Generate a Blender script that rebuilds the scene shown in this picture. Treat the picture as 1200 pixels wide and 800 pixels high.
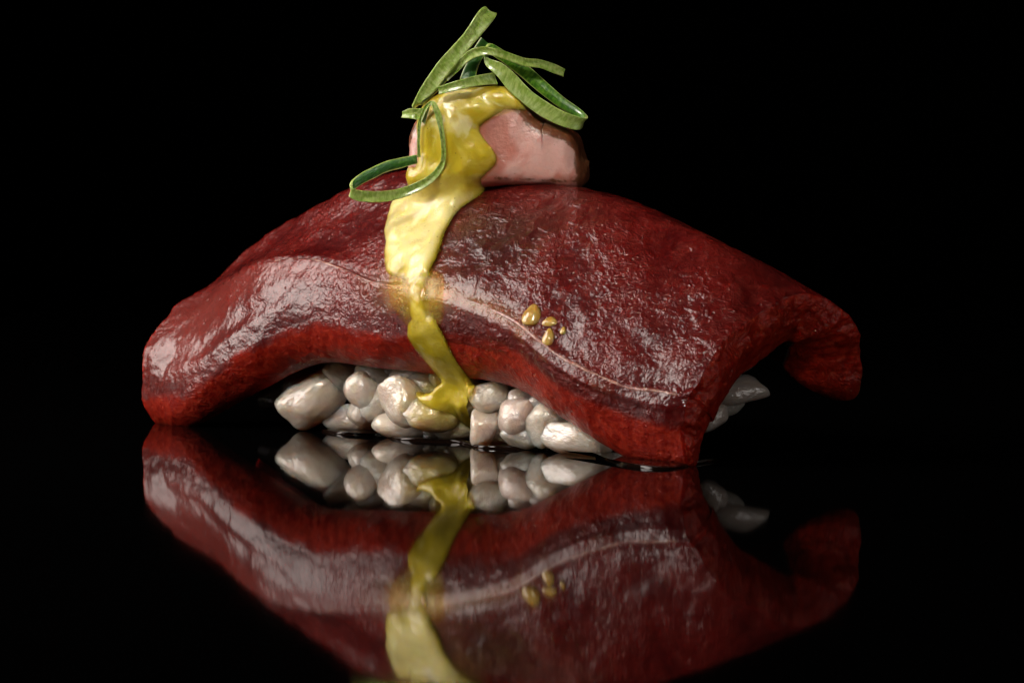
import bpy, math, random
import numpy as np
from mathutils import Vector
from mathutils.bvhtree import BVHTree

# ------------------------------------------------------------------ scene, camera, light
# one Blender unit is one centimetre
sc = bpy.context.scene
for o in list(bpy.data.objects):
    bpy.data.objects.remove(o)
sc.unit_settings.system = 'METRIC'
sc.unit_settings.scale_length = 0.01
R = math.radians

CAM_D, CAM_H, PITCH = 31.75, 2.86, R(3.0)
cd = bpy.data.cameras.new('camera')
cam = bpy.data.objects.new('camera', cd)
sc.collection.objects.link(cam)
cam.location = (0, -CAM_D, CAM_H)
cam.rotation_euler = (R(90) - PITCH, 0, 0)
cd.lens, cd.sensor_width = 100, 36
cd.clip_start, cd.clip_end = 0.5, 800
cd.dof.use_dof = True
cd.dof.focus_distance = 31.6
cd.dof.aperture_fstop = 0.62
sc.camera = cam

w = bpy.data.worlds.new('World')
sc.world = w
w.use_nodes = True
w.node_tree.nodes['Background'].inputs[0].default_value = (0, 0, 0, 1)
w.node_tree.nodes['Background'].inputs[1].default_value = 0.0

def area(name, loc, target, sx, sy, power, col, spread=180):
    l = bpy.data.lights.new(name, 'AREA')
    l.shape = 'RECTANGLE'
    l.spread = R(spread)
    l.size, l.size_y, l.energy, l.color = sx, sy, power, col
    o = bpy.data.objects.new(name, l)
    sc.collection.objects.link(o)
    o.location = loc
    o.rotation_euler = (Vector(target) - Vector(loc)).to_track_quat('-Z', 'Y').to_euler()
    return o

area('softbox', (-28, 0.0, 16.0), (0, 0.5, 1.4), 22, 25, 14500, (1.0, 0.885, 0.82))
area('topping_fill', (-11, -27, 23), (-0.7, 1.0, 2.4), 8, 8, 150, (1.0, 0.94, 0.84), 14)  # added light, kept narrow to brighten topping and sauce
area('fill_panel', (27, -20, 5.5), (2, 0, 1.2), 16, 11, 1050, (1.0, 0.93, 0.88))

vs = sc.view_settings
sc.display_settings.display_device = 'sRGB'
vs.view_transform, vs.look, vs.exposure, vs.gamma = 'Standard', 'None', 0.0, 1.0
vs.use_curve_mapping = False
sc.cycles.max_bounces = 10
sc.cycles.caustics_reflective = False
sc.cycles.caustics_refractive = False

# ------------------------------------------------------------------ helpers
rng = np.random.default_rng(7)
random.seed(7)
CAMP = np.array([0, -CAM_D, CAM_H])
FWD = np.array([0, math.cos(PITCH), -math.sin(PITCH)])
UPV = np.array([0, math.sin(PITCH), math.cos(PITCH)])
RGT = np.array([1.0, 0, 0])
FK = 1200 * 100 / 36.0
YAW = R(41)
AV = np.array([math.cos(YAW), -math.sin(YAW), 0])       # along the slice, towards the near right end
BV = np.array([math.sin(YAW), math.cos(YAW), 0])        # across it, away from the camera
ORG = np.array([-0.378, 1.361, 0.0])

def ray(px, py):
    d = FWD + RGT * (px - 600) / FK + UPV * (400 - py) / FK
    return d

def PB(px, py, b):                      # a measured point at across-distance b of the piece
    d = ray(px, py)
    t = (b - np.dot(CAMP - ORG, BV)) / np.dot(d, BV)
    return CAMP + d * t

def PY(px, py, y):                      # a measured point at depth y
    d = ray(px, py)
    return CAMP + d * ((y - CAMP[1]) / d[1])

def PZ(px, py, z=0.0):                  # a measured point at height z
    d = ray(px, py)
    return CAMP + d * ((z - CAMP[2]) / d[2])

def proj(p):
    q = p - CAMP
    f = q @ FWD
    return 600 + FK * (q @ RGT) / f, 400 - FK * (q @ UPV) / f

_perm = np.random.default_rng(3).permutation(256)
_grad = np.random.default_rng(4).normal(size=(256, 3))
_grad /= np.linalg.norm(_grad, axis=1)[:, None]
def noise(p, f=1.0, seed=0):            # gradient noise, about -0.7..0.7
    q = np.asarray(p, float) * f + seed * 17.31
    i = np.floor(q).astype(int)
    u = q - i
    s = u * u * u * (u * (u * 6 - 15) + 10)
    out = np.zeros(q.shape[:-1])
    for dx in (0, 1):
        for dy in (0, 1):
            for dz in (0, 1):
                h = _perm[(_perm[(_perm[(i[..., 0] + dx) & 255] + i[..., 1] + dy) & 255] + i[..., 2] + dz) & 255]
                g = _grad[h]
                dd = u - np.array([dx, dy, dz])
                wgt = (s[..., 0] if dx else 1 - s[..., 0]) * (s[..., 1] if dy else 1 - s[..., 1]) * (s[..., 2] if dz else 1 - s[..., 2])
                out += wgt * (g * dd).sum(-1)
    return out

def fbm(p, f, n=3, seed=0):
    return sum(noise(p, f * 2 ** k, seed + k) / 2 ** k for k in range(n))

def sstep(a, b, x):
    t = np.clip((x - a) / (b - a), 0, 1)
    return t * t * (3 - 2 * t)

def crom(pts, n, closed=False):         # Catmull-Rom through pts along axis 0, n samples
    pts = np.asarray(pts, float)
    m = len(pts)
    if closed:
        t = np.linspace(0, m, n, endpoint=False)
    else:
        t = np.linspace(0, m - 1, n)
    i = np.floor(t).astype(int)
    if not closed:
        i = np.minimum(i, m - 2)
    u = (t - i).reshape((-1,) + (1,) * (pts.ndim - 1))
    def g(k):
        if closed:
            return pts[k % m]
        lo = (k < 0).reshape((-1,) + (1,) * (pts.ndim - 1))
        hi = (k > m - 1).reshape((-1,) + (1,) * (pts.ndim - 1))
        v = pts[np.clip(k, 0, m - 1)]
        v = np.where(lo, 2 * pts[0] - pts[1], v)
        return np.where(hi, 2 * pts[-1] - pts[-2], v)
    p0, p1, p2, p3 = g(i - 1), g(i), g(i + 1), g(i + 2)
    return 0.5 * (2 * p1 + (p2 - p0) * u + (2 * p0 - 5 * p1 + 4 * p2 - p3) * u * u + (3 * p1 - p0 - 3 * p2 + p3) * u ** 3)

def make_mesh(name, verts, faces, mats=(), smooth=True, attrs=None):
    me = bpy.data.meshes.new(name)
    verts = np.asarray(verts, np.float32).reshape(-1, 3)
    if isinstance(faces, np.ndarray):
        faces = faces.astype(np.int32)
        k = faces.shape[1]
        me.vertices.add(len(verts))
        me.vertices.foreach_set('co', verts.ravel())
        me.loops.add(faces.size)
        me.loops.foreach_set('vertex_index', faces.ravel())
        me.polygons.add(len(faces))
        me.polygons.foreach_set('loop_start', np.arange(0, faces.size, k, dtype=np.int32))
        me.update(calc_edges=True)
    else:
        me.from_pydata(verts.tolist(), [], faces)
    me.validate()
    for m in mats:
        me.materials.append(m)
    me.polygons.foreach_set('use_smooth', np.full(len(me.polygons), smooth))
    if attrs:
        for k_, v in attrs.items():
            a = me.attributes.new(k_, 'FLOAT', 'POINT')
            a.data.foreach_set('value', np.asarray(v, np.float32).ravel())
    me.update()
    return me

def link(name, me, parent=None, loc=None):
    o = bpy.data.objects.new(name, me)
    sc.collection.objects.link(o)
    if parent is not None:
        o.parent = parent
    if loc is not None:
        o.location = loc
    return o

def tag(o, label=None, cat=None, group=None, kind=None):
    for k_, v in (('label', label), ('category', cat), ('group', group), ('kind', kind)):
        if v:
            o[k_] = v
    return o

def empty(name, loc):
    o = bpy.data.objects.new(name, None)
    sc.collection.objects.link(o)
    o.location = loc
    o.empty_display_size = 0.3
    return o

def grid_faces(n, m, wrap_m=False):
    i = np.arange(n - 1)[:, None]
    j = np.arange(m if wrap_m else m - 1)[None, :]
    j2 = (j + 1) % m
    return np.stack([i * m + j, i * m + j2, (i + 1) * m + j2, (i + 1) * m + j], -1).reshape(-1, 4)

def vnormals(g):                        # normals of a (n,m,3) grid
    du = np.gradient(g, axis=0)
    dv = np.gradient(g, axis=1)
    n = np.cross(du, dv)
    return n / np.maximum(np.linalg.norm(n, axis=-1, keepdims=True), 1e-9)

# ------------------------------------------------------------------ materials
class NT:
    def __init__(s, name):
        s.m = bpy.data.materials.new(name)
        s.m.use_nodes = True
        s.t = s.m.node_tree
        s.b = s.t.nodes['Principled BSDF']
        s.tc = s.t.nodes.new('ShaderNodeTexCoord')
    def n(s, kind, **kw):
        x = s.t.nodes.new('ShaderNode' + kind)
        for k, v in kw.items():
            setattr(x, k, v)
        return x
    def set(s, node, key, val):
        if hasattr(val, 'links') or isinstance(val, bpy.types.NodeSocket):
            s.t.links.new(val, node.inputs[key])
        else:
            node.inputs[key].default_value = val
    def p(s, **kw):
        for k, v in kw.items():
            s.set(s.b, k.replace('_', ' '), v)
    def noise(s, scale, detail=3, rough=0.55, dist=0.0, vec=None):
        x = s.n('TexNoise')
        s.set(x, 'Scale', scale); s.set(x, 'Detail', detail); s.set(x, 'Roughness', rough); s.set(x, 'Distortion', dist)
        s.set(x, 'Vector', vec if vec is not None else s.tc.outputs['Object'])
        return x.outputs[0]
    def vor(s, scale, feat='F1', vec=None):
        x = s.n('TexVoronoi', feature=feat)
        s.set(x, 'Scale', scale)
        s.set(x, 'Vector', vec if vec is not None else s.tc.outputs['Object'])
        return x.outputs['Distance']
    def mapping(s, scale=(1, 1, 1), rot=(0, 0, 0), loc=(0, 0, 0)):
        x = s.n('Mapping')
        s.set(x, 'Vector', s.tc.outputs['Object'])
        x.inputs['Scale'].default_value = scale
        x.inputs['Rotation'].default_value = rot
        x.inputs['Location'].default_value = loc
        return x.outputs[0]
    def attr(s, name):
        return s.n('Attribute', attribute_name=name).outputs['Fac']
    def math(s, op, a, b=0.0, clamp=False):
        x = s.n('Math', operation=op, use_clamp=clamp)
        s.set(x, 0, a); s.set(x, 1, b)
        return x.outputs[0]
    def rng(s, v, a, b, c=0.0, d=1.0):
        x = s.n('MapRange', interpolation_type='SMOOTHSTEP')
        s.set(x, 0, v); s.set(x, 1, a); s.set(x, 2, b); s.set(x, 3, c); s.set(x, 4, d)
        return x.outputs[0]
    def mix(s, f, a, b):
        x = s.n('Mix', data_type='RGBA')
        s.set(x, 0, f)
        for k, v in ((6, a), (7, b)):
            s.set(x, k, v if not isinstance(v, tuple) or len(v) == 4 else v + (1.0,))
        return x.outputs[2]
    def bump(s, h, dist, strength=1.0, normal=None):
        x = s.n('Bump')
        s.set(x, 'Height', h); s.set(x, 'Distance', dist); s.set(x, 'Strength', strength)
        if normal is not None:
            s.set(x, 'Normal', normal)
        return x.outputs[0]

def mat_tuna():
    k = NT('tuna_flesh')
    cut = k.attr('cut')
    stain = k.attr('stain')
    smear = k.attr('smear')
    pale = k.attr('pale')
    big = k.noise(1.3, 4)
    col = k.mix(k.rng(big, 0.35, 0.65), (0.062, 0.0028, 0.003), (0.115, 0.007, 0.0055))
    col = k.mix(k.math('MULTIPLY', k.rng(k.noise(9, 4), 0.45, 0.75), 0.35), col, (0.22, 0.035, 0.025))
    col = k.mix(k.math('MULTIPLY', pale, 0.7, True), col, (0.22, 0.04, 0.03))
    cutc = k.mix(k.rng(k.noise(14, 4), 0.35, 0.7), (0.20, 0.007, 0.003), (0.32, 0.022, 0.008))
    col = k.mix(cut, col, cutc)
    col = k.mix(k.math('MULTIPLY', stain, 0.75, True), col, (0.032, 0.005, 0.004))
    col = k.mix(k.math('MULTIPLY', smear, 0.75, True), col, (0.42, 0.23, 0.10))
    # wrinkled wet skin of the cut
    mp = k.mapping((1.0, 1.0, 1.3), (0, 0, 0.7))
    n1 = k.noise(4.6, 3, 0.52, 0.9, mp)
    n2 = k.noise(13.0, 2, 0.5, 1.2, mp)
    ridge = k.math('ABSOLUTE', k.math('SUBTRACT', n1, 0.5))
    amp = k.rng(k.noise(1.3, 2), 0.35, 0.65, 0.35, 1.15)
    amp = k.math('MULTIPLY', amp, k.rng(pale, 0.0, 0.8, 1.0, 0.5))
    h = k.math('MULTIPLY', k.math('ADD', k.math('ADD', k.math('MULTIPLY', n1, 0.8), k.math('MULTIPLY', ridge, 0.45)), k.math('MULTIPLY', n2, 0.42)), amp)
    nrm = k.bump(h, 0.052, 0.8)
    pits = k.rng(k.vor(6.0), 0.06, 0.16)
    nrm = k.bump(pits, 0.02, 0.5, nrm)
    nrmc = k.bump(k.math('MULTIPLY', k.noise(38, 2, 0.5), k.math('ADD', 1.0, k.math('MULTIPLY', cut, 3.0))), 0.006, 0.5, nrm)
    k.p(Base_Color=col, Roughness=0.42, Normal=nrm,
        Subsurface_Weight=0.7, Subsurface_Radius=(0.32, 0.05, 0.035), Subsurface_Scale=0.75,
        IOR=1.38, Coat_Weight=k.rng(cut, 0.0, 1.0, 1.0, 0.35), Coat_Roughness=k.rng(k.noise(3, 3), 0.3, 0.7, 0.05, 0.11), Coat_IOR=1.43, Coat_Normal=nrmc)
    k.p(Specular_IOR_Level=0.12)
    return k.m

def mat_sinew():
    k = NT('sinew')
    col = k.mix(k.rng(k.noise(14, 3), 0.35, 0.65), (0.38, 0.20, 0.15), (0.22, 0.07, 0.055))
    k.p(Base_Color=col, Roughness=0.3, Normal=k.bump(k.noise(18, 3), 0.03, 0.5), Subsurface_Weight=0.5,
        Subsurface_Radius=(0.2, 0.08, 0.05), Subsurface_Scale=0.3, Coat_Weight=0.5, Coat_Roughness=0.12)
    return k.m

def mat_rice():
    k = NT('cooked_rice')
    info = k.n('ObjectInfo')
    v = k.math('ADD', k.math('MULTIPLY', k.noise(2.2, 3), 0.7), k.math('MULTIPLY', info.outputs['Random'], 0.3))
    col = k.mix(k.rng(v, 0.3, 0.7), (0.66, 0.52, 0.455), (0.78, 0.665, 0.54))
    gp = k.n('NewGeometry').outputs['Position']
    vd = k.n('VectorMath', operation='DISTANCE')
    k.set(vd, 0, gp); vd.inputs[1].default_value = tuple(PB(520, 468, -0.82))
    st = k.rng(k.math('ADD', vd.outputs['Value'], k.math('MULTIPLY', k.noise(2.4, 3), 0.5)), 0.42, 0.95, 0.85, 0.0)
    col = k.mix(st, col, (0.66, 0.50, 0.10))
    nrm = k.bump(k.noise(4, 2, 0.5), 0.05, 0.35)
    nrm = k.bump(k.noise(13, 2, 0.5), 0.008, 0.35, nrm)
    k.p(Base_Color=col, Roughness=0.3, Normal=nrm, Subsurface_Weight=1.0, Subsurface_Radius=(0.45, 0.34, 0.27),
        Subsurface_Scale=0.8, Transmission_Weight=0.28, Coat_Weight=1.0, Coat_IOR=1.6, Coat_Roughness=0.035, Coat_Normal=nrm)
    return k.m

def mat_sauce():
    k = NT('mustard_sauce')
    thin = k.attr('thin')
    v = k.noise(2.6, 4, 0.6, 0.6)
    col = k.mix(k.rng(v, 0.42, 0.62), (0.55, 0.42, 0.022), (0.66, 0.54, 0.09))
    col = k.mix(k.rng(k.noise(2.0, 3, 0.6, 1.2, k.mapping(loc=(3, 1, 2))), 0.55, 0.66, 0.0, 0.75), col, (0.82, 0.74, 0.36))
    col = k.mix(k.math('MULTIPLY', thin, 0.9, True), col, (0.38, 0.29, 0.008))  # drip tinted darker olive: its shade and see-through look put into the colour
    col = k.mix(k.math('MULTIPLY', k.attr('cream'), 0.7, True), col, (0.80, 0.72, 0.36))  # creamy sauce tone plus the softbox reflection, painted in
    sp = k.rng(k.vor(9.0), 0.05, 0.11, 0.55, 0.0)
    col = k.mix(sp, col, (0.16, 0.10, 0.012))
    nrm = k.bump(k.noise(4.5, 3, 0.5), 0.04, 0.4)
    nrm = k.bump(k.noise(28, 3), 0.008, 0.5, nrm)
    k.p(Base_Color=col, Roughness=0.3, Normal=nrm, Subsurface_Weight=0.5, Subsurface_Radius=(0.2, 0.14, 0.03),
        Subsurface_Scale=0.5, Specular_IOR_Level=0.35, Coat_Weight=0.5, Coat_Roughness=0.16, Coat_Normal=nrm)
    # thin sauce lets the fish show through
    tr = k.n('BsdfTransparent')
    k.set(tr, 'Color', (1.0, 0.93, 0.72, 1))
    ms = k.n('MixShader')
    out = k.t.nodes['Material Output']
    opac = k.rng(k.math('ADD', k.attr('depth'), k.math('MULTIPLY', k.math('SUBTRACT', k.noise(7, 4, 0.6), 0.5), 0.03)), 0.0, 0.075, 0.0, 1.0)
    k.set(ms, 0, opac)
    k.t.links.new(tr.outputs[0], ms.inputs[1]); k.t.links.new(k.b.outputs[0], ms.inputs[2])
    k.t.links.new(ms.outputs[0], out.inputs['Surface'])
    return k.m

def mat_drop():
    k = NT('amber_sauce')
    col = k.mix(k.rng(k.noise(6, 2), 0.4, 0.6), (0.36, 0.19, 0.03), (0.50, 0.33, 0.09))
    k.p(Base_Color=col, Roughness=0.15, Subsurface_Weight=0.5, Subsurface_Radius=(0.2, 0.1, 0.03), Subsurface_Scale=0.2,
        Coat_Weight=0.6, Coat_Roughness=0.10, Normal=k.bump(k.noise(9, 2), 0.03, 0.4))
    return k.m

def mat_slab():
    k = NT('pink_topping')
    brown = k.attr('brown')
    patch = k.rng(k.noise(1.5, 3, 0.5, 0.5, k.mapping(loc=(5, 2, 1))), 0.46, 0.56)
    col = k.mix(patch, (0.46, 0.18, 0.14), (0.60, 0.35, 0.31))
    bn = k.rng(k.math('ADD', brown, k.math('MULTIPLY', k.math('SUBTRACT', k.noise(4, 6, 0.7, 0.6), 0.5), 1.7)), 0.40, 0.62)
    col = k.mix(bn, col, k.mix(k.noise(9, 3), (0.10, 0.03, 0.012), (0.24, 0.085, 0.035)))
    col = k.mix(k.rng(k.vor(7), 0.03, 0.07, 0.5, 0.0), col, (0.16, 0.06, 0.03))
    nrm = k.bump(k.noise(6, 3), 0.03, 0.4)
    nrm = k.bump(k.noise(24, 4, 0.6), 0.012, 0.5, nrm)
    k.p(Base_Color=col, Roughness=0.33, Normal=nrm, Subsurface_Weight=0.6, Subsurface_Radius=(0.25, 0.1, 0.08),
        Subsurface_Scale=0.4, Coat_Weight=0.4, Coat_Roughness=0.15, Coat_Normal=nrm)
    return k.m

def mat_scallion():
    k = NT('scallion')
    info = k.n('ObjectInfo')
    outer = k.attr('outer')             # 1 outer skin, 0 inner skin
    rim = k.attr('rim')                 # 1 at the cut rims
    along = k.attr('along')
    comb = k.n('CombineXYZ')
    k.set(comb, 0, k.math('MULTIPLY', along, 26.0)); k.set(comb, 1, k.math('MULTIPLY', k.attr('across'), 1.6))
    st = k.noise(1.0, 3, 0.6, 0.0, comb.outputs[0])
    sk = k.mix(k.rng(st, 0.36, 0.66), (0.042, 0.15, 0.008), (0.155, 0.35, 0.022))
    sk = k.mix(k.rng(k.math('ADD', k.noise(2.0, 2), k.math('MULTIPLY', info.outputs['Random'], 0.35)), 0.45, 0.85, 0.0, 0.85), sk, (0.022, 0.095, 0.022))
    inn = k.mix(k.rng(st, 0.35, 0.65), (0.20, 0.31, 0.04), (0.38, 0.48, 0.14))
    col = k.mix(outer, inn, sk)
    col = k.mix(k.math('MULTIPLY', rim, 0.9), col, (0.45, 0.52, 0.16))
    nrm = k.bump(st, 0.02, 0.4)
    nrm = k.bump(k.noise(26, 3), 0.008, 0.4, nrm)
    k.p(Base_Color=col, Roughness=0.32, Normal=nrm, Subsurface_Weight=0.35, Subsurface_Radius=(0.06, 0.1, 0.02),
        Subsurface_Scale=0.4, Coat_Weight=0.55, Coat_Roughness=0.12, Specular_IOR_Level=0.4)
    return k.m

def mat_simple(name, col, rough, ior=1.5, **kw):
    k = NT(name)
    k.p(Base_Color=col + (1,), Roughness=rough, IOR=ior, **kw)
    return k

def mat_table():
    k = NT('black_acrylic')
    r = k.rng(k.noise(0.35, 4, 0.6), 0.35, 0.7, 0.03, 0.045)
    k.p(Base_Color=(0.0012, 0.0012, 0.0013, 1), Roughness=r, IOR=1.21)
    return k.m

M_TUNA, M_SINEW, M_RICE, M_SAUCE, M_DROP, M_SLAB, M_SCAL = mat_tuna(), mat_sinew(), mat_rice(), mat_sauce(), mat_drop(), mat_slab(), mat_scallion()
M_TABLE = mat_table()
M_BACK = mat_simple('black_cloth', (0.0012, 0.0013, 0.0012), 0.95, Specular_IOR_Level=0.0).m
M_SOY = mat_simple('soy', (0.006, 0.003, 0.002), 0.04, 1.36).m

# ------------------------------------------------------------------ setting
def box_mesh(name, x0, x1, y0, y1, z0, z1, mat):
    v = [(x, y, z) for x in (x0, x1) for y in (y0, y1) for z in (z0, z1)]
    f = [(0, 1, 3, 2), (4, 6, 7, 5), (0, 4, 5, 1), (2, 3, 7, 6), (0, 2, 6, 4), (1, 5, 7, 3)]
    return make_mesh(name, v, f, [mat], smooth=False)
tag(link('tabletop', box_mesh('tabletop', -70, 70, -28, 72, -1.5, 0, M_TABLE)), 'polished black tabletop mirroring the piece of sushi', kind='structure')
n_c = 60
xs = np.linspace(-90, 90, n_c * 3)
cl = np.array([[(x, 90 + 1.6 * math.sin(x * 0.21) + 0.8 * math.sin(x * 0.53 + z * 0.03), z) for z in np.linspace(-30, 90, 8)] for x in xs])
tag(link('backdrop', make_mesh('backdrop', cl, grid_faces(len(xs), 8), [M_BACK])), 'plain black cloth backdrop behind the table', kind='structure')

# ------------------------------------------------------------------ the tuna slice
# stations from the far left end to the near right end; rows from the lower front edge over the ridge:
# 0 lower edge of the cut side, 1 upper edge of the cut side, 2, 3 fold and sinew, 4, 5, 6 ridge, (7 8 9 the back)
ST = [
 [(192,503,-.95),(166,466,-1.20),(171,412,-1.10),(203,362,-.62),(224,347,-.32),(243,336,-.05),(260,325,.25)],
 [(224,507,-1.0),(210,469,-1.28),(224,412,-1.18),(258,337,-.60),(270,320,-.25),(278,310,.05),(287,297,.30)],
 [(285,476,-.95),(282,418,-1.25),(292,370,-1.10),(312,311,-.70),(322,296,-.32),(332,280,.00),(342,257,.30)],
 [(370,433,-.90),(365,384,-1.15),(370,345,-1.02),(376,308,-.78),(382,284,-.42),(390,254,-.05),(402,225,.25)],
 [(445,436,-.85),(450,398,-1.12),(447,365,-1.05),(440,331,-.92),(445,290,-.58),(455,240,-.10),(468,200,.25)],
 [(520,446,-.82),(522,396,-1.10),(521,368,-1.07),(520,342,-1.00),(525,295,-.68),(540,237,-.15),(555,203,.25)],
 [(600,458,-.80),(600,417,-1.10),(600,397,-1.10),(602,376,-1.04),(612,310,-.65),(628,245,-.12),(640,213,.25)],
 [(665,497,-.85),(655,458,-1.15),(660,441,-1.15),(667,425,-1.11),(685,345,-.68),(708,265,-.12),(722,232,.25)],
 [(737,543,-.95),(720,492,-1.20),(727,473,-1.20),(733,450,-1.15),(757,375,-.72),(783,300,-.15),(802,265,.25)],
 [(783,555,-1.0),(768,506,-1.25),(774,485,-1.25),(783,460,-1.19),(815,392,-.76),(850,328,-.22),(880,303,.25)],
 [(814,557,-1.05),(796,512,-1.25),(802,486,-1.25),(810,460,-1.18),(845,402,-.80),(893,365,-.28),(945,344,.28)],
]
LEAN = (0.0, -0.20, -0.30, -0.36, -0.36, -0.30, -0.20)      # the top side bulges forward over the lower edge
S3 = np.zeros((len(ST), 10, 3))
for i, row in enumerate(ST):
    for j, (px, py, b) in enumerate(row):
        S3[i, j] = PB(px, py, b + LEAN[j] * (0.4, 0.4, 0.8, 0.8, 1.0, 1.0, 1.0, 1.0, 0.75, 0.5, 0.3)[i])
    top = S3[i, 6]
    for j, (db, dz) in enumerate(((0.50, -0.22), (0.85, -0.95), (0.72, -1.35))):
        S3[i, 7 + j] = top + BV * db + np.array([0, 0, dz])
    S3[i, 8, 2] = max(S3[i, 8, 2], 0.45); S3[i, 9, 2] = max(S3[i, 9, 2], 0.12)
S3[10, 7] = PB(1000, 374, .80); S3[10, 8] = PB(1012, 440, 1.16); S3[10, 9] = PB(914, 434, .52)
S3[9, 8] = S3[9, 6] + BV * .84 + np.array([0, 0, -.95]); S3[9, 9] = S3[9, 6] + BV * .3 + np.array([0, 0, -1.0])
S3[9, 7] = S3[9, 6] + BV * .50 + np.array([0, 0, -.22])
S3[9, 8] = S3[9, 6] + BV * .82 + np.array([0, 0, -.80]); S3[9, 9] = S3[9, 6] + BV * .70 + np.array([0, 0, -1.2])
S3[..., 2] = np.maximum(S3[..., 2], -0.10)       # the feet press onto the table

NU, NV, NC = 560, 300, 22
THICK = 0.60
def tuna_rows(nu, nv):
    U = crom(S3, nu)                                        # nu,10,3
    outer = crom(np.swapaxes(U[:, 1:9], 0, 1), nv)          # nv,nu,3
    return U, np.swapaxes(outer, 0, 1)
U, OUT = tuna_rows(NU, NV)
vpar = np.linspace(1, 8, NV)[None, :] * np.ones((NU, 1))
upar = np.linspace(0, 10, NU)[:, None] * np.ones((1, NV))
NRM = -vnormals(OUT)
if NRM[NU // 2, NV // 2, 2] < 0:
    NRM = -NRM
# inner skin: offset inwards, both ends running to the lower edges of the cut sides
def smooth_v(a, n):
    for _ in range(n):
        a[:, 1:-1] = 0.5 * a[:, 1:-1] + 0.25 * (a[:, :-2] + a[:, 2:])
    return a
NIN = smooth_v(NRM.copy(), 60)
NIN = NIN - (NIN @ AV)[..., None] * AV * sstep(7.5, 9.5, upar)[..., None]      # the ends are cut square
NIN /= np.linalg.norm(NIN, axis=-1, keepdims=True)
INN = OUT - NIN * (THICK + 0.06 * sstep(8.0, 10.0, upar) * sstep(3.5, 5.0, vpar))[..., None]
e0 = U[:, 0] - INN[:, 0]
e9 = U[:, 9] - INN[:, -1]
wa = np.exp(-np.linspace(0, 1, NV) / 0.16)[None, :, None]
wb = np.exp(-np.linspace(1, 0, NV) / 0.30)[None, :, None]
INN = INN + e0[:, None] * wa + e9[:, None] * wb
INS = smooth_v(INN.copy(), 500)
wi = (sstep(3.8, 5.2, vpar) * sstep(6.5, 9.0, upar))[..., None]
INN = INN * (1 - wi) + INS * wi
INN[..., 2] = np.maximum(INN[..., 2], -0.08)
# relief of the outer skin
fold = np.zeros_like(vpar)
su = sstep(0.5, 1.5, upar) * (1 - sstep(4.0, 5.0, upar))
dv = vpar - 3.0 - 0.10 * noise(np.stack([upar * 1.3, upar * 0, upar * 0], -1), 1.0, 5)
fold += su * 0.055 * np.where(dv < 0, np.exp(dv / 0.45), np.exp(-dv / 0.05)) - su * 0.03 * np.exp(-((dv - 0.16) / 0.12) ** 2)
su2 = sstep(4.8, 5.6, upar)
fold += su2 * (-0.016) * np.exp(-((dv - 0.18) / 0.14) ** 2) - su2 * 0.010 * np.exp(-((dv + 0.18) / 0.16) ** 2)
dent = -0.05 * sstep(0.2, 0.7, upar) * (1 - sstep(1.2, 3.0, upar)) * np.exp(-((vpar - 1.85 - 0.12 * upar) / 0.22) ** 2)
calm = sstep(1.0, 1.12, vpar) * (1 - sstep(7.88, 8.0, vpar))
rel = 0.035 * fbm(OUT, 1.1, 3, 1) + 0.012 * fbm(OUT * np.array([1, 1, 1.4]), 3.2, 2, 9)
wr = np.abs(fbm(OUT + 0.12 * fbm(OUT, 3.0, 2, 31)[..., None], 6.5, 3, 12))
rel += -0.009 * (0.30 - wr) * (0.55 + 0.9 * sstep(-0.3, 0.4, noise(OUT, 0.9, 40)))
OUT = OUT + NRM * (fold * 1.0 + dent + rel * calm)[..., None]
def between(a, b, n, amp, seed, bulge=0.0):                 # rows strictly between two border curves
    t = np.linspace(0, 1, n + 2)[1:-1]
    g = a[:, None] * (1 - t)[None, :, None] + b[:, None] * t[None, :, None]
    return g, t
cutf, tf = between(U[:, 0], OUT[:, 0], NC, 0, 0)
cutb, tb = between(OUT[:, -1], U[:, 9], NC, 0, 0)
# the far flap ends in a soft rounded tip
qa, qb, qc, qd = OUT[-1, -1], PB(1012, 480, 1.14), PB(975, 482, .92), U[-1, 9]
tt = tb[:, None]
bez = (1 - tt) ** 3 * qa + 3 * (1 - tt) ** 2 * tt * qb + 3 * (1 - tt) * tt ** 2 * qc + tt ** 3 * qd
wt = sstep(7.8, 10.0, np.linspace(0, 10, NU))[:, None, None]
cutb = cutb + wt * (bez - ((1 - tt) * qa + tt * qd))[None]
def roughen(g, amp, seed, sgn):
    nn = vnormals(g) * sgn
    return g + nn * (amp * fbm(g, 5.0, 4, seed) + 0.4 * amp * noise(g, 30, seed + 3))[..., None]
nf = vnormals(cutf)
sg = 1.0 if (nf[NU // 2, NC // 2] @ (-BV)) > 0 else -1.0
cutf = cutf + nf * sg * (0.05 * np.sin(np.pi * tf) + 0.0)[None, :, None]
cutf = roughen(cutf, 0.016, 50, sg)
cutb = roughen(cutb, 0.028, 51, 1.0)
INNr = INN[:, ::-1] + 0.02 * fbm(INN[:, ::-1], 2.0, 2, 60)[..., None] * np.array([0, 0, 1.0])
LOOP = np.concatenate([OUT, cutb, INNr, cutf], axis=1)      # closed cross-section loops
ML = LOOP.shape[1]
i_out, i_cb, i_in, i_cf = 0, NV, NV + NC, NV + NC + NV
for it in range(40):                                        # soften the arrises
    sm = 0.5 * LOOP + 0.25 * (np.roll(LOOP, 1, 1) + np.roll(LOOP, -1, 1))
    m = np.zeros(ML)
    for c in (0, NV - 1, NV + NC, i_cf - 1):
        k_ = np.arange(ML); d_ = np.minimum(np.abs(k_ - c), ML - np.abs(k_ - c))
        m = np.maximum(m, np.exp(-(d_ / 6.0) ** 2))
    LOOP = LOOP * (1 - m)[None, :, None] + sm * m[None, :, None]
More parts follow.
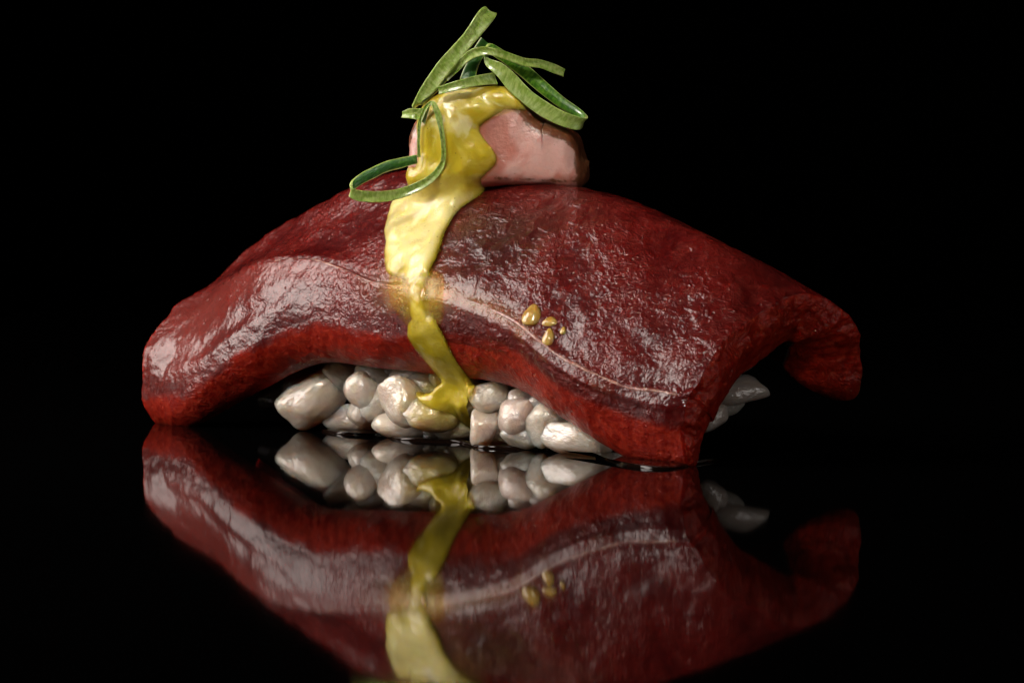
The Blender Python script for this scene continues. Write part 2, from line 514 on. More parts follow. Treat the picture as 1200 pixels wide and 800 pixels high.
# end rows drawn in a little so the ends are not knife sharp; ragged ends
kk = np.arange(NU)
ragg = 0.05 * fbm(LOOP[-1] * 1.0, 4.0, 3, 70)
LOOP = LOOP + AV * (np.exp(-(NU - 1 - kk) / 14.0)[:, None, None] * ragg[None, :, None])
LOOP = LOOP - AV * (np.exp(-kk / 14.0)[:, None, None] * (0.05 * fbm(LOOP[0], 4.0, 3, 71))[None, :, None])
verts = [LOOP.reshape(-1, 3)]
faces = [grid_faces(NU, ML, True)]
cutA = np.zeros((NU, ML))
jj = np.arange(ML)
cut_row = ((jj >= NV - 2) & (jj < NV + NC + 2)) | (jj >= i_cf - 2)
cutA[:, cut_row] = 1.0
_e = 1.0 + 0.30 * fbm(LOOP[:, :40], 2.4, 4, 66) + 0.22 * sstep(4.5, 6, np.linspace(0, 10, NU))[:, None]
cutA[:, :40] = 1 - sstep(_e - 0.06, _e + 0.26 + 0.25 * sstep(4.5, 6, np.linspace(0, 10, NU))[:, None], np.linspace(1, 8, NV)[None, :40] + 0.04)
vv = np.full(ML, 9.0); vv[:NV] = np.linspace(1, 8, NV)
UU = np.linspace(0, 10, NU)[:, None] * np.ones((1, ML))
VV = vv[None, :] * np.ones((NU, 1))
nzz = fbm(LOOP, 2.5, 3, 80)
outm = (VV < 8.5)
stain = np.exp(-((UU - 5.55 + 0.25 * nzz) / 0.55) ** 2 - ((VV - 4.35) / 0.75) ** 2) * outm * 1.25
stain += 0.8 * np.exp(-((UU - 5.3) / 0.5) ** 2 - ((VV - 1.0) / 0.9) ** 2)
stain += 0.75 * np.exp(-((UU - 6.1 + 0.4 * nzz) / 0.9) ** 2 - ((VV - 5.9) / 0.4) ** 2) * outm
stain += 0.8 * sstep(0.1, 0.5, nzz) * np.exp(-((UU - 5.9) / 0.8) ** 2 - ((VV - 2.5) / 0.5) ** 2) * outm
smear = np.exp(-((UU - 4.55 + 0.3 * nzz) / 0.42) ** 2 - ((VV - 2.75 + 0.4 * nzz) / 0.62) ** 2) * outm * 1.35
smear += 0.45 * np.exp(-((UU - 5.5) / 0.7) ** 2 - ((VV - 2.95) / 0.3) ** 2) * outm
smear += 0.40 * np.exp(-((UU - 6.5) / 0.9) ** 2 - ((VV - 2.6) / 0.35) ** 2) * sstep(-0.1, 0.3, nzz) * outm
pale = (0.75 * np.exp(-((UU - 0.6) / 1.1) ** 2) * np.exp(-((VV - 2.2) / 0.9) ** 2) + 0.6 * np.exp(-((UU - 2.4) / 1.4) ** 2 - ((VV - 2.75) / 0.35) ** 2)) * outm  # left face and fold lip lightened: soft highlight painted into the flesh colour
stain *= 1 - np.clip(smear, 0, 1)
ATT = {'cut': [cutA], 'stain': [np.clip(stain, 0, 1)], 'smear': [np.clip(smear, 0, 1)], 'pale': [np.clip(pale, 0, 1)]}
base = NU * ML
for end, row, sgn in ((0, 0, -1), (1, NU - 1, 1)):          # the two cut end faces
    NK = 26
    o_idx = row * ML + np.arange(NV)
    i_idx = row * ML + (i_in + NV - 1 - np.arange(NV))
    t = np.linspace(0, 1, NK + 2)[1:-1]
    A, B = LOOP[row, :NV], LOOP[row, i_in:i_in + NV][::-1]
    g = A[None] * (1 - t)[:, None, None] + B[None] * t[:, None, None]
    g = g + AV * sgn * (0.07 * np.sin(np.pi * t)[:, None] + 0.040 * fbm(g, 4.5, 4, 90 + end) + 0.014 * noise(g, 24, 95))[..., None]
    g[..., 2] = np.maximum(g[..., 2], 0.02)
    nb = base + np.arange(NK * NV).reshape(NK, NV)
    idx = np.concatenate([o_idx[None], nb, i_idx[None]], 0)
    f = np.stack([idx[:-1, :-1], idx[:-1, 1:], idx[1:, 1:], idx[1:, :-1]], -1).reshape(-1, 4)
    if end == 0:
        f = f[:, ::-1]
    verts.append(g.reshape(-1, 3)); faces.append(f)
    # the two little corners between end face and the sides
    for cid, side in ((np.concatenate([[o_idx[0]], nb[:, 0], [i_idx[0]]]), np.r_[np.array([0]), np.arange(ML - 1, i_cf - 1, -1), [i_cf - 1]] + row * ML),
                      (np.concatenate([[o_idx[-1]], nb[:, -1], [i_idx[-1]]]), np.arange(NV - 1, NV + NC + 1) + row * ML)):
        n_ = min(len(cid), len(side))
        ci = cid[np.round(np.linspace(0, len(cid) - 1, n_)).astype(int)]
        si = side[np.round(np.linspace(0, len(side) - 1, n_)).astype(int)]
        faces.append(np.stack([ci[1:-2], ci[2:-1], si[2:-1], si[1:-2]], -1))
    for key in ATT:
        ATT[key].append(np.full((NK, NV), 1.0 if key == 'cut' else 0.0))
    base += NK * NV
allv = np.concatenate(verts)
tuna = empty('tuna_slice', tuple(ORG))
tag(tuna, 'large wet dark red slice of raw tuna draped over the rice', 'fish slice')
me = make_mesh('flesh', allv - ORG, np.concatenate(faces), [M_TUNA], attrs={k_: np.concatenate([a.ravel() for a in v]) for k_, v in ATT.items()})
flesh = link('flesh', me, tuna)
import bmesh
bm = bmesh.new(); bm.from_mesh(me); bmesh.ops.recalc_face_normals(bm, faces=bm.faces); bm.to_mesh(me); bm.free()

def ribbon_tube(path, rad, n=8, up=None, flat=1.0):
    path = np.asarray(path)
    t = np.gradient(path, axis=0); t /= np.linalg.norm(t, axis=1, keepdims=True)
    u = up - (up * t).sum(1, keepdims=True) * t
    u /= np.linalg.norm(u, axis=1, keepdims=True)
    s = np.cross(t, u)
    a = np.linspace(0, 2 * np.pi, n, endpoint=False)
    g = path[:, None] + rad[:, None, None] * (np.cos(a)[None, :, None] * s[:, None] + flat * np.sin(a)[None, :, None] * u[:, None])
    return g
# pale sinew line in the front of the slice
jv = np.array([int(round((v - 1) / 7 * (NV - 1))) for v in (3.0 + 0.10 * noise(np.stack([np.linspace(0, 10, NU) * 1.3, np.zeros(NU), np.zeros(NU)], -1), 1.0, 5))])
for (ua, ub, rr) in ((5.15, 9.55, 0.026), (2.05, 4.3, 0.016)):
    ii = np.arange(int(ua / 10 * NU), int(ub / 10 * NU))
    pth = OUT[ii, jv[ii]]
    for _ in range(12):
        pth[1:-1] = 0.5 * pth[1:-1] + 0.25 * (pth[:-2] + pth[2:])
    nn = NRM[ii, jv[ii]]
    q = np.linspace(0, 1, len(ii))
    rad = rr * np.clip(np.sin(np.pi * q) * 4, 0.15, 1) * (0.75 + 0.8 * noise(pth, 4, 21)) 
    g = ribbon_tube(pth - nn * 0.006, np.maximum(rad, .004), 8, nn, 0.6)
    link('sinew', make_mesh('sinew', g - ORG, grid_faces(len(ii), 8, True), [M_SINEW]), tuna)

# ------------------------------------------------------------------ pink topping slab
SL_C = np.array([-0.16, 1.15, 0.0])
def slab():
    n_a, n_r = 160, 120
    t = np.sin(np.linspace(-np.pi / 2, np.pi / 2, n_a))
    L, Dp, H = 1.02, 0.46, 0.385
    a = np.linspace(0, 2 * np.pi, n_r, endpoint=False)
    ca, sa = np.cos(a), np.sin(a)
    e = 0.42
    cx = np.sign(ca) * np.abs(ca) ** e; cz = np.sign(sa) * np.abs(sa) ** e
    taper = (1 - np.abs(t) ** 7) ** (1 / 5.0)
    taper = np.maximum(taper, 0.02)
    g = np.zeros((n_a, n_r, 3))
    xl = t * L
    zc = 3.33 - 0.03 * (xl + 0.2) - 0.11 * (xl - 0.25) ** 2
    hh = H * (1 - 0.06 * np.clip(xl, 0, 1))
    g[..., 0] = xl[:, None] + 0.05 * cz[None] * (t[:, None] > 0.6) * -1
    g[..., 1] = Dp * taper[:, None] * cx[None]
    g[..., 2] = zc[:, None] + hh[:, None] * taper[:, None] * cz[None]
    hump = 0.35 * sstep(-1.1, -0.7, xl) * (1 - sstep(0.18, 0.62, xl))
    g[..., 2] += hump[:, None] * taper[:, None] * sstep(-0.2, 1.0, cz)[None]
    ya = R(-12)
    x, y = g[..., 0].copy(), g[..., 1].copy()
    g[..., 0] = x * math.cos(ya) - y * math.sin(ya); g[..., 1] = x * math.sin(ya) + y * math.cos(ya)
    g[..., :2] += SL_C[:2]
    nn = vnormals(g)
    if nn[n_a // 2, n_r // 4, 2] < 0: nn = -nn
    g += nn * (0.05 * fbm(g, 1.4, 3, 101) + 0.016 * fbm(g, 6, 3, 104))[..., None]
    z01 = cz[None] * np.ones((n_a, 1))
    aa = a[None] * np.ones((n_a, 1))
    edge_b = 0.80 * np.exp(-((aa / np.pi - 0.835) / 0.06) ** 2) + 0.45 * np.exp(-((aa / np.pi - 1.19) / 0.05) ** 2)
    brown = edge_b + 0.60 * sstep(0.25, 0.92, z01) + 0.75 * sstep(0.86, 0.98, t)[:, None] + 0.25 * (1 - sstep(-0.98, -0.7, z01))
    return g, brown
gs, brown = slab()
f_ = list(map(tuple, grid_faces(gs.shape[0], gs.shape[1], True))) + [tuple(range(gs.shape[1]))] + [tuple((gs.shape[0] - 1) * gs.shape[1] + np.arange(gs.shape[1])[::-1])]
slab_me = make_mesh('topping_slab', gs - np.array([SL_C[0], SL_C[1], 2.95]), [list(map(int, q)) for q in f_], [M_SLAB], attrs={'brown': brown})
bm = bmesh.new(); bm.from_mesh(slab_me); bmesh.ops.recalc_face_normals(bm, faces=bm.faces); bm.to_mesh(slab_me); bm.free()
tag(link('topping_slab', slab_me, loc=(SL_C[0], SL_C[1], 2.95)), 'pink glossy slab with browned edges lying across the top of the tuna', 'garnish')

# ------------------------------------------------------------------ rice
def grain_mesh(seed, cut=0):
    r = np.random.default_rng(seed + 40)
    cut += 2
    n_a, n_r = 26, 24
    t = np.linspace(0, np.pi, n_a)
    a = np.linspace(0, 2 * np.pi, n_r, endpoint=False)
    ex = 0.78
    x = -np.sign(np.cos(t)) * np.abs(np.cos(t)) ** ex
    rr = np.sin(t) ** ex
    g = np.stack([x[:, None] * np.ones((1, n_r)), rr[:, None] * np.cos(a)[None], rr[:, None] * np.sin(a)[None]], -1)
    for _ in range(cut):                                    # pressed flat where it met its neighbours
        d = r.normal(size=3); d /= np.linalg.norm(d)
        h = r.uniform(0.55, 0.8)
        s = g @ d - h
        g = g - np.maximum(s, 0)[..., None] * d * 0.88
    for _ in range(3):
        g[1:-1] = 0.4 * g[1:-1] + 0.15 * (g[:-2] + g[2:] + np.roll(g, 1, 1)[1:-1] + np.roll(g, -1, 1)[1:-1])
    g = g * (1.06 + 0.20 * fbm(g + seed, 0.9, 2, 5)[..., None])
    g[..., 2] += 0.12 * r.normal() * g[..., 0] ** 2
    g[..., 1] += 0.10 * r.normal() * g[..., 0] ** 2
    f = [tuple(map(int, q)) for q in grid_faces(n_a, n_r, True)]
    return make_mesh('grain', g, f, [M_RICE])
GR = [grain_mesh(s, s % 4) for s in range(12)]
rice = empty('rice_ball', (ORG[0], ORG[1], 0))
tag(rice, 'small pressed ball of glossy white rice under the tuna', 'rice')
from mathutils import Matrix
def grain(center, dims, ang, k, tip=0.0, yaw=0.0):
    # ang: tilt of the long axis in the vertical plane facing the viewer
    o = link('grain', GR[k % len(GR)], rice)
    o.matrix_parent_inverse = Matrix.Identity(4)
    o.location = Vector(center) - Vector((ORG[0], ORG[1], 0))
    o.rotation_mode = 'XYZ'
    m = Matrix.Rotation(yaw, 3, 'Z') @ Matrix.Rotation(-ang, 3, 'Y') @ Matrix.Rotation(tip, 3, 'X')
    o.rotation_euler = m.to_euler()
    o.scale = dims
    return o
pxc = 1 / 104.0
# the grains one can pick out: px, py, across b, half length, half width, tilt, mesh, yaw
VIS = [
 (364,470,-.66,.43,.27,.60,1,-.2),(362,447,-.56,.38,.20,.42,2,-.3),(427,459,-.68,.24,.205,-.85,4,.0),(409,490,None,.32,.175,-.08,5,-.1),
 (472,499,None,.36,.16,-.06,8,-.3),(472,470,-.86,.31,.25,-.75,0,-.1),(505,486,-.80,.32,.20,-.12,6,.0),(569,500,None,.25,.185,1.52,7,.0),
 (575,467,-.76,.22,.19,.3,9,.2),(607,486,-.84,.24,.21,1.2,10,.2),(638,495,-.82,.235,.20,.8,11,.0),(611,513,None,.26,.145,.1,3,-.3),
 (676,513,None,.42,.19,-.10,5,-.5),(398,441,-.50,.28,.20,-.3,3,.2),(446,442,-.50,.30,.18,-.2,2,.1),(505,452,-.55,.28,.18,.1,4,.0),
 (540,462,-.60,.28,.2,.4,6,.3),(535,494,-.50,.28,.2,.1,5,.0),(705,518,-.55,.3,.2,0,9,.3),(440,480,-.50,.3,.2,.2,8,.3),(520,506,-.45,.3,.15,.0,3,.2),
 (388,462,-.52,.28,.19,.9,6,.2),(445,470,-.58,.26,.18,.9,4,.1),(590,500,-.60,.26,.18,.2,8,.2),(556,470,-.58,.25,.18,1.1,3,.2),(625,470,-.62,.26,.18,.2,9,.2),(655,505,-.56,.28,.18,.3,6,.1),
 (650,470,-.60,.3,.2,.5,2,.2),(330,462,-.30,.3,.18,.5,7,.2),
]
for (px, py, b, l, wd, ang, k, yw) in VIS:
    c = PZ(px, py, (wd if abs(ang) < 1 else l) * 0.9) if b is None else PB(px, py, b)
    grain(c, (l, wd * 1.0, wd), ang, k, random.uniform(-.4, .4), yw)
for (px, py, b, l, wd, ang, k, yw) in ((868,458,.35,.34,.17,.15,10,.4),(834,492,-.05,.20,.15,1.0,3,.3),(846,474,.2,.25,.15,.3,6,.2)):
    grain(PB(px, py, b), (l, wd, wd), ang, k, 0, yw)
n_fill = 0
while n_fill < 130:                                         # the body of the ball
    a_, b_, z_ = random.uniform(-2.4, 2.35), random.uniform(-.62, .75), random.uniform(.15, 1.75)
    q = (a_ / 2.55) ** 4 + ((b_ - 0.08) / 0.80) ** 2 + (max(z_ - 0.3, 0) / 1.55) ** 2
    if q > 0.92: continue
    c = ORG + AV * a_ + BV * b_ + np.array([0, 0, z_])
    l = random.uniform(.26, .34)
    grain(c, (l, l * .56, l * .5), random.uniform(-1.2, 1.2), random.randrange(12), random.uniform(-1, 1), random.uniform(-3, 3))
    n_fill += 1

# ------------------------------------------------------------------ sauce, draped over slab, tuna and rice
bpy.context.view_layer.update()
def bvh_of(objs):
    V, F, b0 = [], [], 0
    for o in objs:
        m = o.data
        n = len(m.vertices)
        co = np.empty(n * 3, np.float32); m.vertices.foreach_get('co', co); co = co.reshape(-1, 3)
        mw = np.array(o.matrix_world)
        V.append(co @ mw[:3, :3].T + mw[:3, 3])
        F += [tuple(b0 + v for v in p.vertices) for p in m.polygons]
        b0 += n
    return BVHTree.FromPolygons(np.concatenate(V).tolist(), F)
# a light copy of the slice is enough to drape on
Uc, Oc = OUT[::4, ::3], None
tv = np.concatenate([cutf[::4, ::4], OUT[::4, ::3]], axis=1)
tme = make_mesh('tmp', tv, grid_faces(tv.shape[0], tv.shape[1]))
tmp = bpy.data.objects.new('tmp', tme); 
grains = [o for o in rice.children]
slab_o = bpy.data.objects['topping_slab']
BV_ALL = bvh_of([tmp, slab_o] + grains)
BV_TUNA = bvh_of([tmp])
bpy.data.objects.remove(tmp); bpy.data.meshes.remove(tme)
def hit(px, py, tree=None):
    d = Vector(ray(px, py)).normalized()
    loc, nrm, i, dist = (tree or BV_ALL).ray_cast(Vector(CAMP), d)
    return (np.array(loc), np.array(nrm)) if loc is not None else (None, None)

DN = np.array([-0.30, -0.86, 0.41]); DN /= np.linalg.norm(DN)
E1 = np.cross(np.array([0, 0, 1.0]), DN) * 1.0; E1 /= np.linalg.norm(E1)
E2 = np.cross(DN, E1)
def drape_poly(pts, where):
    out = []
    for (px, py) in pts:
        h = where(px, py)
        if h is not None:
            out.append((h @ E1, h @ E2))
    return np.array(out)
BV_SLAB = bvh_of([slab_o])
def on_top(px, py):                      # on the slab, lower down on the slice
    if py < 198:
        h, _ = hit(px, py, BV_SLAB)
        return h if h is not None else PY(px, py, 0.9 if py < 150 else 1.05)
    if py < 216:
        return None
    return hit(px, py, BV_TUNA)[0]
def on_front(px, py):                    # the front side of slice and rice, evened out
    return PB(px, py, -1.40 + 0.52 * min(max((py - 385) / 75, 0), 1))
def sdist(P, poly):                      # signed distance, positive inside
    a = poly; b = np.roll(poly, -1, 0)
    d = np.full(P.shape[:-1], 1e9); inside = np.zeros(P.shape[:-1], bool)
    for p, q in zip(a, b):
        e = q - p; w_ = P - p
        t = np.clip((w_ @ e) / max(e @ e, 1e-12), 0, 1)
        d = np.minimum(d, np.linalg.norm(w_ - t[..., None] * e, axis=-1))
        c = ((p[1] > P[..., 1]) != (q[1] > P[..., 1])) & (P[..., 0] < (q[0] - p[0]) * (P[..., 1] - p[1]) / (q[1] - p[1] + 1e-12) + p[0])
        inside ^= c
    return np.where(inside, d, -d)
def curve(pts, n=90):
    return crom(np.array(pts, float), n, True)
thick_poly = [(494,118),(505,108),(530,100),(565,97),(590,100),(608,108),(632,122),(640,130),(620,131),(598,131),(578,138),(563,151),(570,163),(579,176),(582,190),(577,204),
              (572,222),(562,232),(550,240),(537,248),(528,262),(520,282),(513,302),(503,322),(485,330),(466,327),(453,318),(451,290),(453,262),
              (459,240),(472,222),(482,203),(490,188),(489,160),(488,138)]
drip_poly = [(480,374),(504,368),(516,384),(527,404),(538,426),(550,443),(558,452),(560,466),(553,480),(546,490),(536,488),(526,482),(514,484),(500,478),(489,466),(488,453),(499,447),(510,444),(508,436),
             (497,422),(484,406),(475,388)]
film_poly = [(453,316),(505,318),(512,338),(516,365),(508,385),(488,390),(472,372),(458,345)]
grain_poly = [(486,448),(512,446),(520,470),(516,492),(500,500),(486,492),(478,470)]
strand_poly = [(452,308),(505,310),(516,336),(520,362),(514,388),(502,400),(486,398),(474,380),(458,352)]
link_poly = [(468,310),(500,310),(497,335),(500,360),(506,385),(490,392),(480,370),(477,340)]
polys = [(drape_poly(curve(thick_poly), on_top), 0.115, 0.20, 0.10), (drape_poly(curve(drip_poly), on_front), 0.075, 0.11, 0.06), (drape_poly(curve(strand_poly), on_front), 0.030, 0.40, 0.2), (drape_poly(curve(link_poly), on_front), 0.055, 0.13, 0.1)]
allp = np.concatenate([p[0] for p in polys])
lo, hi = allp.min(0) - 0.15, allp.max(0) + 0.15
CELL = 0.016
gx = np.arange(lo[0], hi[0], CELL); gy = np.arange(lo[1], hi[1], CELL)
G = np.stack(np.meshgrid(gx, gy, indexing='ij'), -1)
SD = []
th = np.full(G.shape[:2], -1.0); shadeA = np.zeros(G.shape[:2])
G3 = np.concatenate([G, np.zeros(G.shape[:2] + (1,))], -1)
wob = 0.05 * fbm(G3, 2.4, 3, 200)
for pi_, (poly, t0, wd, wamp) in enumerate(polys):
    sd = sdist(G, poly) + wob * wamp * 10 * 0.8
    t = np.clip(sd / wd, 0, 1)
    prof = t0 * np.sqrt(1 - (1 - t) ** 2) * (1 + 0.9 * fbm(G3, 1.9, 3, 210 + pi_))
    prof = np.where(sd > 0, prof, np.maximum(sd * 0.8, -0.4))
    if pi_: shadeA = np.where(prof > th, (0.75 if pi_ == 1 else 0.0), shadeA)  # only the drip is marked, for its painted shade
    th = np.maximum(th, prof)
    SD.append(sd)
sdm = np.maximum.reduce(SD)
use = sdm > -0.06
dep = np.full(G.shape[:2], np.nan)
for i in range(G.shape[0]):
    for j in range(G.shape[1]):
        if use[i, j]:
            o = G[i, j, 0] * E1 + G[i, j, 1] * E2
            o = o + DN * (8 - 0)
            h = BV_ALL.ray_cast(Vector(o), Vector(-DN), 12)
            if h[0] is not None:
                dep[i, j] = np.array(h[0]) @ DN
valid = use & ~np.isnan(dep)
d0 = np.where(valid, dep, 0.0)
wv = valid.astype(float)
cl_ = np.where(valid, dep, -1e3)          # close the gaps between grains and under the slab
for it in range(9):
    cl_ = np.maximum.reduce([cl_, np.roll(cl_, 1, 0), np.roll(cl_, -1, 0), np.roll(cl_, 1, 1), np.roll(cl_, -1, 1)])
cl_ = np.where(cl_ < -100, 1e3, cl_)
for it in range(9):
    cl_ = np.minimum.reduce([cl_, np.roll(cl_, 1, 0), np.roll(cl_, -1, 0), np.roll(cl_, 1, 1), np.roll(cl_, -1, 1)])
ds = np.where(valid, np.maximum(d0, np.where(np.abs(cl_) < 100, cl_, d0)), 0.0); d1 = ds.copy()
for it in range(25):                      # bridge the gaps like something viscous
    num = np.zeros_like(ds); den = np.zeros_like(ds)
    for sx, sy in ((1, 0), (-1, 0), (0, 1), (0, -1)):
        w_ = np.roll(wv, (sx, sy), (0, 1)); num += np.roll(ds, (sx, sy), (0, 1)) * w_; den += w_
    av = np.where(den > 0, num / np.maximum(den, 1e-9), ds)
    ds = np.where(valid, 0.3 * ds + 0.7 * av, ds)
    ds = np.where(valid, np.maximum(ds, d0 - 0.002), ds)
edge = sstep(0.0, 0.10, sdm)
surf = d0 * (1 - edge) + ds * edge + np.where(th > 0, np.maximum(th, 0.0), th)
for it in range(3):
    av = 0.25 * (np.roll(surf, 1, 0) + np.roll(surf, -1, 0) + np.roll(surf, 1, 1) + np.roll(surf, -1, 1))
    ok = valid & np.roll(valid, 1, 0) & np.roll(valid, -1, 0) & np.roll(valid, 1, 1) & np.roll(valid, -1, 1)
    surf = np.where(ok & (sdm > 0.02), av, surf)
idx = -np.ones(G.shape[:2], int)
idx[valid] = np.arange(valid.sum())
V = (G[..., :1] * E1 + G[..., 1:] * E2 + surf[..., None] * DN)[valid]
q = np.stack([idx[:-1, :-1], idx[1:, :-1], idx[1:, 1:], idx[:-1, 1:]], -1).reshape(-1, 4)
q = q[(q >= 0).all(1)]
span = np.ptp(V[q] @ DN, axis=1)
q = q[span < 0.6]
s0 = np.array([-0.7, 1.2, 2.2])
sauce = link('mustard_sauce', make_mesh('mustard_sauce', V - s0, q, [M_SAUCE], attrs={'thin': shadeA[valid], 'depth': th[valid],
                  'cream': (sstep(1.7, 2.1, V[:, 2]) * (1 - sstep(2.7, 2.95, V[:, 2])) * sstep(0.03, 0.10, th[valid] + 0.02 * fbm(V, 3, 3, 240))) }), loc=tuple(s0))
tag(sauce, 'glossy yellow mustard sauce running from the pink slab down the tuna front to the rice', 'sauce')

# amber drops beside the sauce
def drop(px, py, rx, rz, dz, label, seed):
    dz *= 0.62
    h, n = hit(px, py, BV_TUNA)
    n = n if n @ DN > 0 else -n
    up = np.array([0, 0, 1.0]) - n * n[2]; up /= np.linalg.norm(up)
    s = np.cross(up, n)
    n_a, n_r = 16, 24
    t = np.linspace(0.02, np.pi / 2 + 0.5, n_a); a = np.linspace(0, 2 * np.pi, n_r, endpoint=False)
    g = np.zeros((n_a, n_r, 3))
    st = np.sin(t)[:, None]
    u1 = st * np.cos(a)[None]; u2 = st * np.sin(a)[None]
    pear = 1 - 0.28 * u2
    g = (u1 * pear * rx)[..., None] * s + (u2 * rz)[..., None] * up + (np.cos(t)[:, None] * np.ones((1, n_r)) * dz)[..., None] * n
    g = g * (1 + 0.25 * fbm(g + h, 6, 2, seed)[..., None])
    f = [tuple(map(int, x)) for x in grid_faces(n_a, n_r, True)] + [tuple(range(n_r))]
    m = make_mesh('sauce_drop', g, f, [M_DROP])
    bm = bmesh.new(); bm.from_mesh(m); bmesh.ops.recalc_face_normals(bm, faces=bm.faces); bm.to_mesh(m); bm.free()
    tag(link('sauce_drop', m, loc=tuple(h)), label, 'drop', 'amber drops of sauce on the tuna')
drop(623,369,.105,.145,.09,'largest amber drop of sauce on the front of the tuna slice',1)
drop(645,377,.085,.06,.05,'small flat amber drop just right of the largest drop',2)
drop(643,395,.07,.105,.06,'amber drop hanging below the small flat drop by the sinew line',3)
drop(497,344,.05,.09,.06,'narrow cream drop at the foot of the thick yellow sauce',4)
drop(660,387,.035,.05,.03,'tiny amber drop farthest to the right on the tuna',5)

# ------------------------------------------------------------------ scallion rings
def ring(label, A, B, ys, closed=False, th=0.036, n=150, flip=False, fwd=0.25):
    ys = [y - fwd for y in ys]
    A3 = np.array([PY(px, py, y) for (px, py), y in zip(A, ys)])
    B3 = np.array([PY(px, py, y) for (px, py), y in zip(B, ys)])
    a = crom(A3, n, closed); b = crom(B3, n, closed)
    mid = (a + b) / 2
    t = np.roll(mid, -1, 0) - np.roll(mid, 1, 0) if closed else np.gradient(mid, axis=0)
    nn = np.cross(t, b - a); nn /= np.linalg.norm(nn, axis=1, keepdims=True)
    for _ in range(8):
        if closed: nn = nn + np.roll(nn, 1, 0) + np.roll(nn, -1, 0)
        else: nn[1:-1] = nn[1:-1] + nn[:-2] + nn[2:]
        nn /= np.linalg.norm(nn, axis=1, keepdims=True)
    if flip: nn = -nn
    sec = []                                # rounded rectangle: outer skin, rim, inner skin, rim
    m = 7
    for q in np.linspace(0.09, 0.91, m): sec.append((q, 0.5, 1, 0))
    sec += [(0.975, 0.44, .6, .75), (1.0, 0.2, .5, 1), (1.0, -0.2, .5, 1), (0.985, -0.40, .3, .6)]
    for q in np.linspace(0.91, 0.09, m): sec.append((q, -0.5, 0, 0))
    sec += [(0.015, -0.40, .3, .6), (0.0, -0.2, .5, 1), (0.0, 0.2, .5, 1), (0.025, 0.44, .6, .75)]
    sec = np.array(sec)
    g = a[:, None] * (1 - sec[None, :, :1]) + b[:, None] * sec[None, :, :1] + nn[:, None] * (sec[None, :, 1:2] * th)
    bow = 0.018 * np.sin(np.pi * sec[:, 0])
    g = g + nn[:, None] * bow[None, :, None]
    g = g + 0.006 * np.stack([fbm(g, 5, 2, 300 + k_) for k_ in range(3)], -1)
    arc = np.concatenate([[0], np.cumsum(np.linalg.norm(np.diff(mid, axis=0), axis=1))])
    k_ = len(sec)
    att = {'outer': np.tile(sec[:, 2], (n, 1)), 'rim': np.tile(sec[:, 3], (n, 1)), 'across': np.tile(sec[:, 0], (n, 1)), 'along': np.tile(arc[:, None], (1, k_))}
    if closed:
        f = grid_faces(n, k_, True)
        j = np.arange(k_); j2 = (j + 1) % k_
        f = np.concatenate([f, np.stack([(n - 1) * k_ + j, (n - 1) * k_ + j2, j2, j], -1)])
        f = [tuple(map(int, x)) for x in f]
    else:
        f = [tuple(map(int, x)) for x in grid_faces(n, k_, True)] + [tuple(range(k_)), tuple(int((n - 1) * k_ + x) for x in range(k_ - 1, -1, -1))]
    c = g.reshape(-1, 3).mean(0)
    mm = make_mesh('scallion_ring', g - c, f, [M_SCAL], attrs=att)
    bm = bmesh.new(); bm.from_mesh(mm); bmesh.ops.recalc_face_normals(bm, faces=bm.faces); bm.to_mesh(mm); bm.free()
    return tag(link('scallion_ring', mm, loc=tuple(c)), label, 'scallion', 'green scallion rings garnishing the top')
# tall ring standing on edge
ring('tall green scallion ring leaning upright at the very top',
     [(483,124),(497,97),(516,70),(543,40),(562,12),(569,11),(560,28),(530,66),(505,98),(490,122)],
     [(493,120),(509,108),(528,84),(553,54),(577,26),(581,17),(566,36),(540,72),(516,104),(498,120)],
     [.98,.95,.95,.95,1.00,1.10,1.17,1.17,1.14,1.08], True)
ring('thin dark scallion strip arching to the right across the top',
     [(521,91),(534,76),(546,62),(557,56),(570,55),(592,60),(614,68),(633,70),(650,75),(662,81)],
     [(525,95),(540,81),(551,71),(562,66),(576,65),(592,70),(614,78),(633,80),(648,86),(660,90)],
     [1.05,.98,.92,.88,.86,.86,.88,.92,.96,1.0])
ring('long looped scallion ring slanting down right over the pink slab',
     [(569,66),(588,74),(603,86),(622,106),(648,124),(669,134),(687,138),(684,131),(657,111),(634,90),(616,75),(592,60),(574,51)],
     [(570,76),(583,90),(596,106),(613,121),(635,137),(658,148),(677,152),(680,143),(652,124),(624,102),(606,87),(584,70),(570,62)],
     [.92,.86,.84,.82,.80,.80,.86,.98,1.06,1.10,1.10,1.10,1.06], True)
ring('short bluish green scallion strip lying on the yellow sauce',
     [(513,102),(528,97),(545,92),(562,88),(579,85)], [(515,111),(532,107),(548,103),(566,100),(583,99)], [.82,.80,.80,.84,.92])
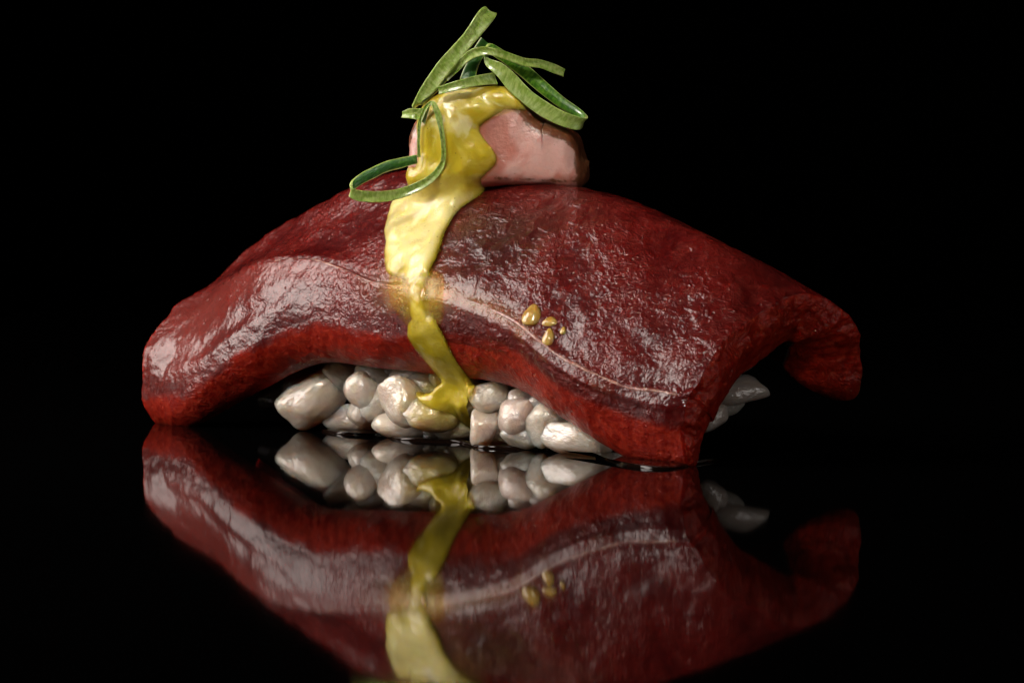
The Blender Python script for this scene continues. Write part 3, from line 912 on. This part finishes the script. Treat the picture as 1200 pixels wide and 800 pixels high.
ring('pale inner scallion piece standing behind the arching strip',
     [(564,44),(553,61),(544,80),(539,93)], [(576,54),(567,66),(560,80),(557,95)], [1.12,1.12,1.10,1.06])
ring('curled open scallion ring hanging over the left edge of the sauce',
     [(488,181),(456,188),(430,199),(415,209),(411,216),(414,221),(424,223),(447,224),(471,220),(497,209),(512,196),(517,181),(515,156),(511,140),(506,124),(501,128),(494,145),(492,165),(493,184)],
     [(489,192),(456,201),(436,210),(418,220),(411,228),(411,232),(421,236),(447,237),(475,231),(503,217),(518,201),(523,181),(521,156),(517,134),(509,119),(498,124),(490,143),(489,163),(489,184)],
     [1.10,1.05,1.0,.95,.90,.88,.90,.94,1.0,1.0,.98,.92,.86,.84,.86,.92,.96,1.0,1.05], fwd=0.30)
ring('small stub of scallion poking out left beside the yellow sauce',
     [(472,131),(481,127),(492,127),(503,126)], [(471,138),(482,139),(492,142),(498,146)], [.98,.92,.92,.95])

# ------------------------------------------------------------------ thin soy pool at the foot of the rice
pool_px = [(376,504),(396,509),(430,510),(446,511),(470,516),(510,518),(540,520),(560,525),(585,526),(612,527),(640,527),(665,531),(700,534),(725,543),(755,549),(785,550),(803,547)]
front = np.array([PZ(*p) for p in pool_px])
back = front[::-1] + BV * 0.8 - AV * 0.15
outl = crom(np.concatenate([front, back]), 220, True)
ctr = outl.mean(0)
rows = []
for s, z in ((1.0, 0.001), (0.998, 0.012), (0.993, 0.024), (0.985, 0.032), (0.97, 0.036), (0.9, 0.037), (0.5, 0.037)):
    r_ = ctr + (outl - ctr) * s
    r_[:, 2] = z
    rows.append(r_)
rows = np.array(rows)
f = [tuple(map(int, x)) for x in grid_faces(len(rows), 220, True)] + [tuple(int(6 * 220 + x) for x in range(220))]
pm = make_mesh('soy_pool', rows - ctr, f, [M_SOY])
bm = bmesh.new(); bm.from_mesh(pm); bmesh.ops.recalc_face_normals(bm, faces=bm.faces); bm.to_mesh(pm); bm.free()
tag(link('soy_pool', pm, loc=tuple(ctr)), 'thin dark pool of soy liquid along the foot of the rice', 'liquid')
